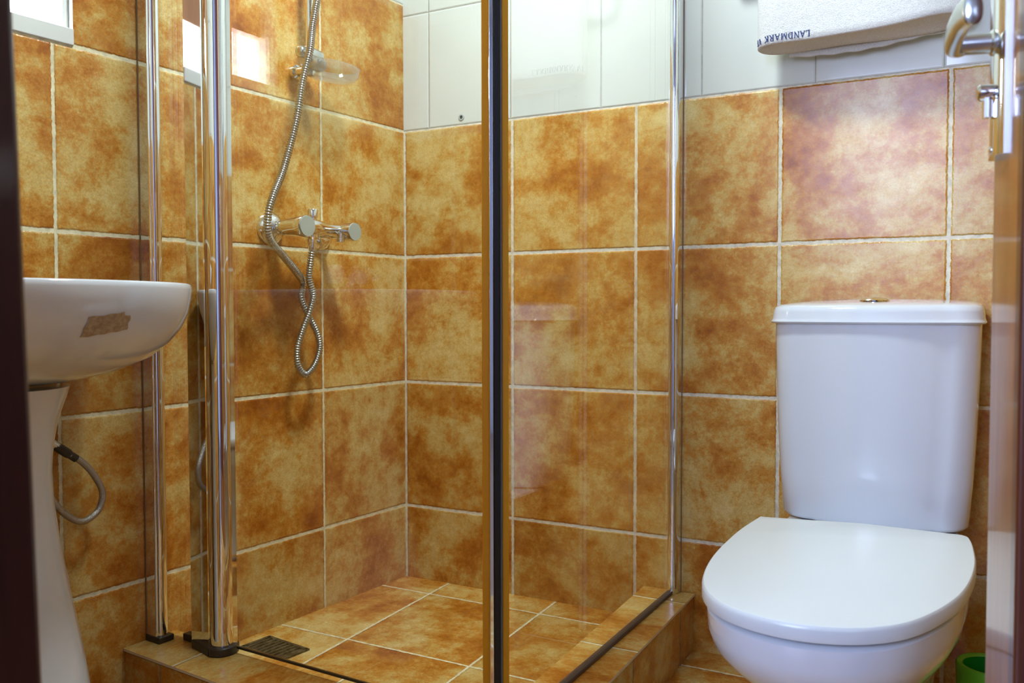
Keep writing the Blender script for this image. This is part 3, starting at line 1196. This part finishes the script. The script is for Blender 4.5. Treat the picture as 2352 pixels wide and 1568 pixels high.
# patch of old adhesive left on the bowl
def basin_outer(a, z):
    """point and rough normal on the outside at angle a (radians) and height z"""
    for (k0, z0, o0), (k1, z1, o1) in zip(PB, PB[1:]):
        if z0 <= z <= z1:
            f = (z - z0) / (z1 - z0)
            k, oc = k0 + (k1 - k0) * f, o0 + (o1 - o0) * f
            break
    x = 0.262 * math.copysign(abs(math.cos(a)) ** 0.94, math.cos(a))
    y = 0.225 * abs(math.sin(a)) ** 0.94
    p = A(BS + x * k, oc + y * k, z)
    n = (DA * math.cos(a) / 0.262 + NA * math.sin(a) / 0.225).normalized()
    n = (n + Vector((0, 0, -0.45))).normalized()
    return p, n


bm = bmesh.new()
RA0, RA1 = math.radians(87), math.radians(101)
nu, nv = 26, 12
grid = []
for i in range(nu + 1):
    rowv = []
    fu = i / nu
    top = 0.767 + 0.0085 * fu - (0.006 if fu > 0.82 else 0.0) + 0.0006 * math.sin(fu * 17)
    bot = 0.739 + 0.010 * fu + 0.0006 * math.sin(fu * 21 + 1)
    for j in range(nv + 1):
        a = RA0 + (RA1 - RA0) * fu + math.radians(0.25) * math.sin(j * 0.9) + math.radians(1.2) * (1 - fu) * j / nv
        p, n = basin_outer(a, bot + (top - bot) * j / nv)
        rowv.append(bm.verts.new(p + n * 0.0011))
    grid.append(rowv)
for i in range(nu):
    for j in range(nv):
        bm.faces.new((grid[i][j], grid[i + 1][j], grid[i + 1][j + 1], grid[i][j + 1]))
o = finish(bm, 'adhesive_residue', M['residue'], basin, 60)
tag(o, 'brown patch of old sticker glue')

# pedestal
bm = bmesh.new()
secs = []
for (z, r) in ((0.0, 0.150), (0.02, 0.150), (0.06, 0.146), (0.15, 0.142), (0.23, 0.131), (0.32, 0.116), (0.41, 0.101), (0.48, 0.093), (0.53, 0.091),
               (0.57, 0.094), (0.61, 0.101), (0.645, 0.113), (0.660, 0.117)):
    ring = []
    for i in range(56):
        a = 2 * math.pi * i / 56
        x = r * math.cos(a)
        y = r * 1.15 * math.sin(a) if math.sin(a) > 0 else 0.10 * math.copysign(abs(math.sin(a)) ** 0.5, math.sin(a))
        ring.append(A(1.160 + x, 0.14 + y, z))
    secs.append(ring)
add_loft(bm, secs)
finish(bm, 'pedestal', M['ceramic'], basin, 60)

# taps on the basin (seen only as a reflection in the shower door)
tap = empty('basin_tap', A(1.23, 0.06, 0.817))
tag(tap, 'two-handle tap with cream domed knobs on the back ledge of the washbasin', 'tap')
bm = bmesh.new()
for s_ in (1.195, 1.280):
    add_lathe(bm, A(s_, 0.055, 0.8145), (0, 0, 1), [(0.022, 0), (0.022, 0.005), (0.013, 0.010), (0.012, 0.022), (0.016, 0.024)], 32)
add_tube(bm, [A(1.195, 0.055, 0.826), A(1.280, 0.055, 0.826)], 0.010, 14)
sp_ = catmull([A(1.237, 0.055, 0.826), A(1.237, 0.075, 0.862), A(1.237, 0.11, 0.872), A(1.237, 0.145, 0.850)], 8)
add_tube(bm, sp_, 0.009, 16)
finish(bm, 'tap_body', M['chrome'], tap, 50)
for s_ in (1.195, 1.280):
    bm = bmesh.new()
    add_lathe(bm, A(s_, 0.055, 0.8385), (0, 0, 1), [(0.017, 0), (0.0205, 0.006), (0.0215, 0.02), (0.019, 0.034), (0.013, 0.043), (0, 0.046)], 32)
    finish(bm, 'tap_handle', M['seat'], tap, 60)

# braided hose and angle valve behind the pedestal
sup = empty('supply_hose', A(0.97, 0.03, 0.52))
tag(sup, 'looped braided steel water hose on the wall beside the basin pedestal', 'hose')
o_ = 0.034
hs_ = [(1.02, 0.030, 0.575), (0.992, 0.028, 0.548), (0.962, o_, 0.523), (0.938, o_, 0.506), (0.916, o_, 0.480), (0.899, o_, 0.444), (0.908, o_, 0.412),
       (0.938, o_, 0.398), (0.967, o_, 0.415), (0.992, o_, 0.446), (1.022, 0.030, 0.500), (1.035, 0.028, 0.54)]
bm = bmesh.new()
add_tube(bm, resample(catmull([A(*p) for p in hs_[2:]], 14), 0.004), 0.0058, 14)
finish(bm, 'braided_tube', M['braided'], sup, 60)
bm = bmesh.new()
d = (A(*hs_[3]) - A(*hs_[1])).normalized()
add_lathe(bm, A(0.974, 0.031, 0.533), d, [(0.0078, -0.012), (0.0085, 0), (0.0085, 0.016), (0.0070, 0.020), (0.0070, 0.034)], 16)
finish(bm, 'hose_nut', M['dark_plastic'], sup, 40)
bm = bmesh.new()
add_lathe(bm, A(1.012, 0.0005, 0.565), NA, [(0.022, 0), (0.021, 0.004), (0.010, 0.008), (0.010, 0.03), (0.012, 0.034), (0.012, 0.05)], 24)
add_tube(bm, [A(1.012, 0.030, 0.565), A(0.992, 0.030, 0.548), A(0.976, 0.031, 0.535)], 0.0075, 14)
finish(bm, 'angle_valve', M['satin'], sup, 40)
bm = bmesh.new()
add_lathe(bm, A(0.995, 0.006, 0.490), NA, [(0.004, -0.0055), (0.005, 0.004), (0.0095, 0.008), (0.0105, 0.015), (0.008, 0.022), (0, 0.024)], 24)
vk = finish(bm, 'waste_screw', M['chrome'], None, 60)
tag(vk, 'small round chrome screw cap on the wall behind the pedestal', 'screw cap')

# ------------------------------------------------------------------ toilet
wc = empty('toilet', (1.195, -0.4, 0))
tag(wc, 'white close-coupled toilet with closed lid against the back wall', 'toilet')
CX = 1.187


def tank_ring(z, hw, fy, by=-0.012, bulge=0.024, n=40):
    """plan of the cistern: straight back, rounded bowed front"""
    pts = [(CX + hw, by), (CX - hw, by)]
    rr = 0.055
    # left side down to the front corner then bowed front
    out = []
    out.append((CX + hw, by))
    out.append((CX - hw, by))
    cyl = fy + bulge
    for i in range(9):
        a = math.radians(180 + 90 * i / 8)
        out.append((CX - hw + rr + rr * math.cos(a), cyl + rr + rr * math.sin(a)))
    m = 16
    x0, x1 = CX - hw + rr, CX + hw - rr
    for i in range(1, m):
        f = i / m
        x = x0 + (x1 - x0) * f
        out.append((x, cyl - bulge * (1 - (2 * f - 1) ** 2) ** 0.9 * 1.0))
    for i in range(9):
        a = math.radians(270 + 90 * i / 8)
        out.append((CX + hw - rr + rr * math.cos(a), cyl + rr + rr * math.sin(a)))
    return [Vector((x, y, z)) for x, y in out]


bm = bmesh.new()
secs = []
for z, hw, fy in ((0.364, 0.156, -0.182), (0.367, 0.163, -0.188), (0.374, 0.1680, -0.191), (0.45, 0.1735, -0.194), (0.55, 0.1785, -0.197), (0.66, 0.1820, -0.199), (0.748, 0.1840, -0.200)):
    secs.append(tank_ring(z, hw, fy))
add_loft(bm, secs)
o = finish(bm, 'tank', M['ceramic'], wc, 50)
bm = bmesh.new()
secs = []
for z, hw, fy in ((0.7475, 0.186, -0.202), (0.7490, 0.1905, -0.207), (0.7515, 0.1920, -0.2085), (0.7545, 0.1905, -0.207), (0.758, 0.1890, -0.2055),
                  (0.770, 0.1878, -0.2045), (0.778, 0.1855, -0.2020), (0.7815, 0.181, -0.197), (0.7835, 0.174, -0.190),
                  (0.7850, 0.158, -0.178), (0.7860, 0.12, -0.16), (0.7865, 0.06, -0.13)):
    secs.append(tank_ring(z, hw, fy, -0.010 if hw > 0.15 else -0.02 - (0.15 - hw) * 0.4))
rings = add_loft(bm, secs)
for v in bm.verts:      # the lid rises slightly to the rear
    if v.co.z > 0.775:
        v.co.z += 0.011 * max(0, min(1, (v.co.y + 0.20) / 0.19)) * max(0, 1 - ((v.co.x - CX) / 0.19) ** 2) ** 0.5
o = finish(bm, 'tank_lid', M['ceramic'], wc, 50)
bm = bmesh.new()
add_lathe(bm, (1.187, -0.118, 0.7900), (0, 0, 1), [(0.0275, 0), (0.0275, 0.0025), (0.024, 0.005), (0.016, 0.008), (0.008, 0.0095), (0, 0.010)], 40)
o = finish(bm, 'flush_button', M['chrome'], wc, 50)

LX, LY = 1.197, -0.56


LID_PTS = [(1.0336, -0.3875), (1.0200, -0.465), (1.0136, -0.545), (1.0128, -0.610), (1.0178, -0.668), (1.0285, -0.717),
           (1.0470, -0.755), (1.0790, -0.7875), (1.1240, -0.8075), (1.1745, -0.8140), (1.2235, -0.8060), (1.2655, -0.7870),
           (1.3025, -0.7545), (1.3325, -0.7040), (1.3570, -0.6380), (1.3695, -0.5680), (1.3735, -0.4960), (1.3690, -0.4250),
           (1.3640, -0.3900), (1.3595, -0.3760), (1.3500, -0.3690)]


def lid_outline():
    """D-shaped seat lid, plan points"""
    p = [Vector((x, y, 0)) for x, y in LID_PTS]
    c = [(q.x, q.y) for q in catmull(p, 4)]
    c.append((1.20, -0.3640))
    c.append((1.044, -0.3865))
    return c


def lid_z(y):
    return 0.3800 + (y + 0.81) * (0.035 / 0.44)


base = lid_outline()


def inset(pts, d):
    n = len(pts)
    out = []
    for i in range(n):
        p0, p1, p2 = Vector(pts[i - 1]), Vector(pts[i]), Vector(pts[(i + 1) % n])
        t = (p2 - p0).normalized()
        out.append((p1.x + t.y * d, p1.y - t.x * d))
    return out


# orientation check so that positive d goes inwards
sa = sum(base[i][0] * base[(i + 1) % len(base)][1] - base[(i + 1) % len(base)][0] * base[i][1] for i in range(len(base)))
sgn = -1 if sa > 0 else 1
bm = bmesh.new()
secs = []
for d, dz in ((0.004, -0.0225), (0.0008, -0.0215), (0.0, -0.0195), (0.0, -0.006), (0.0010, -0.0025), (0.0025, -0.0006), (0.0045, 0.0)):
    r = inset(base, d * sgn)
    secs.append([Vector((x, y, lid_z(y) + dz)) for x, y in r])
add_loft(bm, secs)
o = finish(bm, 'seat_lid', M['seat'], wc, 30)

bm = bmesh.new()
secs = []
for d, dz in ((0.030, -0.036), (0.026, -0.034), (0.026, -0.0265), (0.028, -0.0215)):
    r = inset(base, d * sgn)
    secs.append([Vector((x, y, lid_z(y) + dz)) for x, y in r])
add_loft(bm, secs)
o = finish(bm, 'seat', M['seat'], wc, 30)
# hinges
for hx in (1.125, 1.268):
    bm = bmesh.new()
    add_lathe(bm, (hx, -0.352, 0.3785), (1, 0, 0), [(0.0085, -0.02), (0.0095, -0.018), (0.0095, 0.018), (0.0085, 0.02)], 20)
    add_lathe(bm, (hx, -0.352, 0.360), (0, 0, 1), [(0.013, 0), (0.012, 0.008), (0.007, 0.016)], 20)
    finish(bm, 'hinge', M['seat'], wc, 50)

# bowl: lofted from the rim down into the foot
def bowl_ring(z_off, k, cy, kx=None, flat=0.0, z_abs=None, shrink=0.006):
    pts = inset(lid_outline(), shrink * sgn)
    kx = k if kx is None else kx
    out = []
    for x, y in pts:
        X = LX + (x - LX) * kx
        Y = cy + (y + 0.52) * k
        z = z_abs if z_abs is not None else lid_z(y) + z_off
        out.append(Vector((X, Y, z)))
    return out


bm = bmesh.new()
secs = []
for (k, kx, cy, zf, zo, sh) in ((1.0, 1.0, -0.52, None, -0.0300, 0.020), (1.0, 1.0, -0.52, None, -0.0305, 0.012), (1.0, 1.0, -0.52, None, -0.034, 0.007),
                                (0.995, 0.99, -0.52, None, -0.062, 0.007), (0.975, 0.96, -0.515, None, -0.085, 0.007), (0.93, 0.905, -0.505, None, -0.108, 0.008),
                                (0.87, 0.84, -0.495, None, -0.128, 0.008), (0.80, 0.79, -0.485, None, -0.145, 0.008),
                                (0.77, 0.765, -0.475, None, -0.150, 0.008), (0.73, 0.725, -0.465, None, -0.185, 0.008),
                                (0.67, 0.66, -0.45, 0.12, None, 0.008), (0.66, 0.64, -0.44, 0.05, None, 0.008), (0.69, 0.67, -0.44, 0.008, None, 0.006),
                                (0.69, 0.67, -0.44, 0.0, None, 0.006)):
    secs.append(bowl_ring(zo, k, cy, kx, z_abs=zf, shrink=sh))
add_loft(bm, secs)
# deck that carries the cistern
secs = []
for z, hw, y0 in ((0.0, 0.090, -0.10), (0.18, 0.085, -0.09), (0.26, 0.10, -0.06), (0.32, 0.135, -0.03), (0.350, 0.150, -0.022), (0.361, 0.152, -0.02), (0.3635, 0.149, -0.023)):
    yb = -0.40
    secs.append([Vector(p) for p in ((CX + hw, y0 - 0.02, z), (CX + hw - 0.02, y0, z), (CX - hw + 0.02, y0, z), (CX - hw, y0 - 0.02, z), (CX - hw, yb, z), (CX + hw, yb, z))])
add_loft(bm, secs)
o = finish(bm, 'bowl', M['ceramic'], wc, 45)

# ------------------------------------------------------------------ towel on its rail
tr = empty('towel_rail', (1.14, 0, 1.52))
tag(tr, 'chrome towel rail on the white tiles above the toilet', 'towel rail')
bm = bmesh.new()
add_lathe(bm, (0.88, -0.068, 1.52), (1, 0, 0), [(0.008, 0), (0.008, 0.52)], 20)
for x in (0.885, 1.395):
    add_lathe(bm, (x, -0.0005, 1.52), (0, -1, 0), [(0.02, 0), (0.02, 0.006), (0.009, 0.010), (0.009, 0.072)], 20)
finish(bm, 'rail_bar', M['chrome'], tr, 50)

TX0, TX1, TYF, TYB = 0.949, 1.345, -0.108, -0.034


def towel_z(x, y):
    f = max(0, min(1, (x - 1.13) / (TX1 - 1.13)))
    front = max(0, min(1, (TYB - y) / (TYB - TYF)))
    z = 1.3095 + 0.004 * math.sin((x - 0.95) * 9) * 0.5
    z += front * (0.003 * (1 - max(0, min(1, (x - 0.95) / 0.1))) + 0.032 * f ** 2.4)
    z += (1 - front) * (-0.004 + 0.010 * f ** 3)
    return z


def towel_outline(n=26):
    """plan: long front layer, rounded fold at the left end, back layer"""
    ym = (TYF + TYB) / 2
    r = (TYB - TYF) / 2
    out = []
    L = TX1 - TX0 - 0.05
    for i in range(40):                     # front layer right to left
        x = TX1 - (TX1 - TX0 - 0.05) * i / 40
        f = (x - TX0) / (TX1 - TX0)
        yy = TYF + 0.004 * math.sin(f * 7) + (0.035 * max(0, (f - 0.75) / 0.25) ** 2)
        out.append((x, yy))
    for i in range(17):
        a = math.pi * i / 16
        out.append((TX0 + 0.05 - 0.05 * math.sin(a), ym - r * math.cos(a) * (1.0) + (0.004 * math.sin(0.15 * 7)) * (1 - i / 16)))
    for i in range(1, 41):
        x = TX0 + 0.05 + (TX1 - TX0 - 0.05) * i / 40
        f = (x - TX0) / (TX1 - TX0)
        out.append((x, TYB + 0.003 * math.sin(f * 11) - (0.008 * max(0, (f - 0.8) / 0.2) ** 2)))
    return out


bm = bmesh.new()
ol = towel_outline()
secs = []
zt = 1.53
c0 = Vector((sum(p[0] for p in ol) / len(ol), (TYF + TYB) / 2, 0))
for q, (ins, dz) in enumerate(((0.010, 0.0035), (0.003, 0.0006), (0.0, 0.003))):
    rr = []
    for x, y in ol:
        yy = y + (ins if y < (TYF + TYB) / 2 else -ins)
        xx = x + (ins if x < TX0 + 0.05 else (-ins if x > TX1 - 0.02 else 0))
        rr.append(Vector((xx, yy, towel_z(x, y) + dz)))
    secs.append(rr)
for i in range(1, 19):
    f = i / 18
    rr = []
    for x, y in ol:
        z0 = towel_z(x, y) + 0.003
        sq = 1 - 0.28 * f ** 2
        wav = 0.0022 * math.sin(x * 55 + f * 5) * f
        yy = (y - (-0.070)) * sq - 0.070 + wav
        rr.append(Vector((x, yy, z0 + (zt - z0) * f)))
    secs.append(rr)
add_loft(bm, secs)
towel = empty('towel', (1.14, -0.07, 1.53))
tag(towel, 'folded white terry towel with a navy woven name hanging above the toilet', 'towel')
finish(bm, 'terry_cloth', M['terry'], towel, 70)
# loose rear layer a little lower, lit from the room
bm = bmesh.new()
secs = []
for (yo, z_) in ((0.0, 0), (0.006, 0)):
    lo = []
    for i in range(41):
        x = 1.005 + (1.318 - 1.005) * i / 40
        f = i / 40
        z = 1.3015 - 0.006 * math.sin(math.pi * min(1, f * 1.3)) + 0.012 * f ** 3 + 0.0012 * math.sin(f * 40)
        lo.append(Vector((x, TYB + yo + 0.003, z)))
    secs.append((lo, [Vector((p.x, p.y, 1.52)) for p in lo]))
r0 = secs[0][0] + secs[0][1][::-1]
r1 = secs[1][0] + secs[1][1][::-1]
add_loft(bm, [r0, r1])
finish(bm, 'rear_layer', M['terry'], towel, 60)

# woven lettering: strokes with serifs, upside down, wrapping round the fold
GL = {  # glyph: width, strokes (x0,y0,x1,y1,w)
    'L': (0.72, [(0.18, 0, 0.18, 1, .13), (0.04, 1, 0.36, 1, .06), (0.04, 0, 0.66, 0, .07), (0.66, 0, 0.68, 0.26, .06)]),
    'A': (0.86, [(0.12, 0, 0.43, 1, .07), (0.43, 1, 0.74, 0, .14), (0.22, 0.34, 0.62, 0.34, .06), (0.0, 0, 0.24, 0, .06), (0.6, 0, 0.88, 0, .06)]),
    'N': (0.92, [(0.14, 0, 0.14, 1, .07), (0.14, 1, 0.74, 0, .14), (0.74, 0, 0.74, 1, .07), (0.02, 0, 0.27, 0, .06), (0.0, 1, 0.2, 1, .06), (0.62, 1, 0.88, 1, .06)]),
    'D': (0.86, [(0.18, 0, 0.18, 1, .13), (0.04, 0, 0.4, 0, .06), (0.04, 1, 0.4, 1, .06), (0.4, 1, 0.66, 0.82, .09), (0.66, 0.82, 0.74, 0.5, .13),
                 (0.74, 0.5, 0.66, 0.18, .13), (0.66, 0.18, 0.4, 0, .09)]),
    'M': (1.08, [(0.14, 0, 0.16, 1, .07), (0.16, 1, 0.5, 0.05, .14), (0.5, 0.05, 0.86, 1, .07), (0.88, 1, 0.88, 0, .14), (0.02, 0, 0.27, 0, .06),
                 (0.74, 0, 1.02, 0, .06), (0.02, 1, 0.2, 1, .06), (0.84, 1, 1.02, 1, .06)]),
    'R': (0.84, [(0.18, 0, 0.18, 1, .13), (0.04, 0, 0.34, 0, .06), (0.04, 1, 0.42, 1, .06), (0.42, 1, 0.62, 0.88, .09), (0.62, 0.88, 0.62, 0.62, .12),
                 (0.62, 0.62, 0.42, 0.5, .09), (0.2, 0.5, 0.44, 0.5, .06), (0.4, 0.5, 0.72, 0, .13), (0.66, 0, 0.84, 0, .06)]),
    'K': (0.88, [(0.18, 0, 0.18, 1, .13), (0.04, 0, 0.34, 0, .06), (0.04, 1, 0.34, 1, .06), (0.2, 0.42, 0.7, 1, .07), (0.36, 0.58, 0.74, 0, .13),
                 (0.58, 1, 0.82, 1, .06), (0.62, 0, 0.88, 0, .06)]),
    'V': (0.84, [(0.12, 1, 0.43, 0, .14), (0.43, 0, 0.72, 1, .07), (0.0, 1, 0.26, 1, .06), (0.6, 1, 0.84, 1, .06)]),
    'I': (0.42, [(0.2, 0, 0.2, 1, .13), (0.06, 0, 0.34, 0, .06), (0.06, 1, 0.34, 1, .06)]),
    ' ': (0.5, [])}
H = 0.0118
# arc-length table along the towel outline, starting where the L stands and going left
start = min(range(40), key=lambda i: abs(ol[i][0] - 1.056))
arc = [(0.0, Vector((*ol[start], 0)))]
for i in range(start, 55):
    p, q = Vector((*ol[i], 0)), Vector((*ol[i + 1], 0))
    for k in range(1, 9):
        a = p.lerp(q, k / 8)
        arc.append((arc[-1][0] + (a - arc[-1][1]).length, a))


def on_towel(u, v):
    """u metres along the text, v metres up the letters; text is upside down on the cloth"""
    for (a0, p0), (a1, p1) in zip(arc, arc[1:]):
        if a0 <= u <= a1:
            p = p0.lerp(p1, (u - a0) / max(1e-9, a1 - a0))
            t = (p1 - p0).normalized()
            break
    else:
        p, t = arc[-1][1], (arc[-1][1] - arc[-2][1]).normalized()
    n = Vector((-t.y, t.x, 0))      # outwards
    z = towel_z(p.x, p.y) + 0.0185 - v
    return p + n * 0.0012 + Vector((0, 0, z)), n


bm = bmesh.new()
cur = 0.0
for ch in 'LANDMARK VI':
    w, strokes = GL[ch]
    for x0, y0, x1, y1, sw in strokes:
        a, b = Vector((x0, y0)), Vector((x1, y1))
        d = (b - a)
        d.normalize()
        nn = Vector((-d.y, d.x)) * (sw / 2)
        m = max(1, int((b - a).length / 0.3))
        for i in range(m):
            p, q = a.lerp(b, i / m), a.lerp(b, (i + 1) / m)
            vs = []
            for c_ in (p - nn, q - nn, q + nn, p + nn):
                P_, _n = on_towel(max(0, cur + c_.x * H), c_.y * H)
                vs.append(bm.verts.new(P_))
            try:
                bm.faces.new(vs)
            except ValueError:
                pass
    cur += w * H * 1.12
o = finish(bm, 'woven_name', M['navy'], towel, 0)
tag(o, 'navy serif letters woven upside down along the hem')
md = o.modifiers.new('solid', 'SOLIDIFY')
md.thickness = 0.0008

# ------------------------------------------------------------------ toilet brush set
tb = empty('toilet_brush_holder', (1.388, -0.172, 0))
tag(tb, 'round green plastic toilet brush holder on the floor right of the toilet', 'brush holder')
bm = bmesh.new()
add_lathe(bm, (1.394, -0.165, 0.0), (0, 0, 1), [(0.050, 0), (0.052, 0.004), (0.054, 0.06), (0.056, 0.128), (0.0565, 0.136), (0.054, 0.1395), (0.047, 0.139), (0.0445, 0.136)], 44, cap=False)
finish(bm, 'holder_wall', M['green'], tb, 50)
bm = bmesh.new()
add_lathe(bm, (1.394, -0.165, 0.0), (0, 0, 1), [(0.0445, 0.136), (0.042, 0.05), (0.040, 0.008), (0, 0.008)], 44, cap=False)
add_lathe(bm, (1.394, -0.165, 0.0), (0, 0, 1), [(0.050, 0.001), (0, 0.001)], 44, cap=False)
finish(bm, 'holder_lining', M['green_in'], tb, 50)
br = empty('toilet_brush', (1.412, -0.165, 0.01))
tag(br, 'toilet brush with grey handle standing in the green holder', 'toilet brush')
bm = bmesh.new()
add_lathe(bm, (1.408, -0.160, 0.07), (0.10, 0.02, 1), [(0.007, 0), (0.006, 0.06), (0.006, 0.22), (0.009, 0.23), (0.009, 0.30), (0, 0.305)], 20)
finish(bm, 'brush_handle', M['plug'], br, 50)
bm = bmesh.new()
add_lathe(bm, (1.403, -0.163, 0.012), (0.08, 0.02, 1), [(0.010, 0), (0.024, 0.008), (0.028, 0.03), (0.024, 0.06), (0.008, 0.07)], 28)
finish(bm, 'brush_head', M['ceramic'], br, 50)

# ------------------------------------------------------------------ ceiling lamp
lamp = empty('ceiling_lamp', (0.66, -0.72, ZC))
tag(lamp, 'round flush ceiling lamp over the middle of the bathroom', 'ceiling lamp')
bm = bmesh.new()
add_lathe(bm, (0.66, -0.72, ZC), (0, 0, -1), [(0.16, 0), (0.16, 0.02), (0.15, 0.025), (0.15, 0.02)], 40)
finish(bm, 'lamp_base', M['white_paint'], lamp, 50)
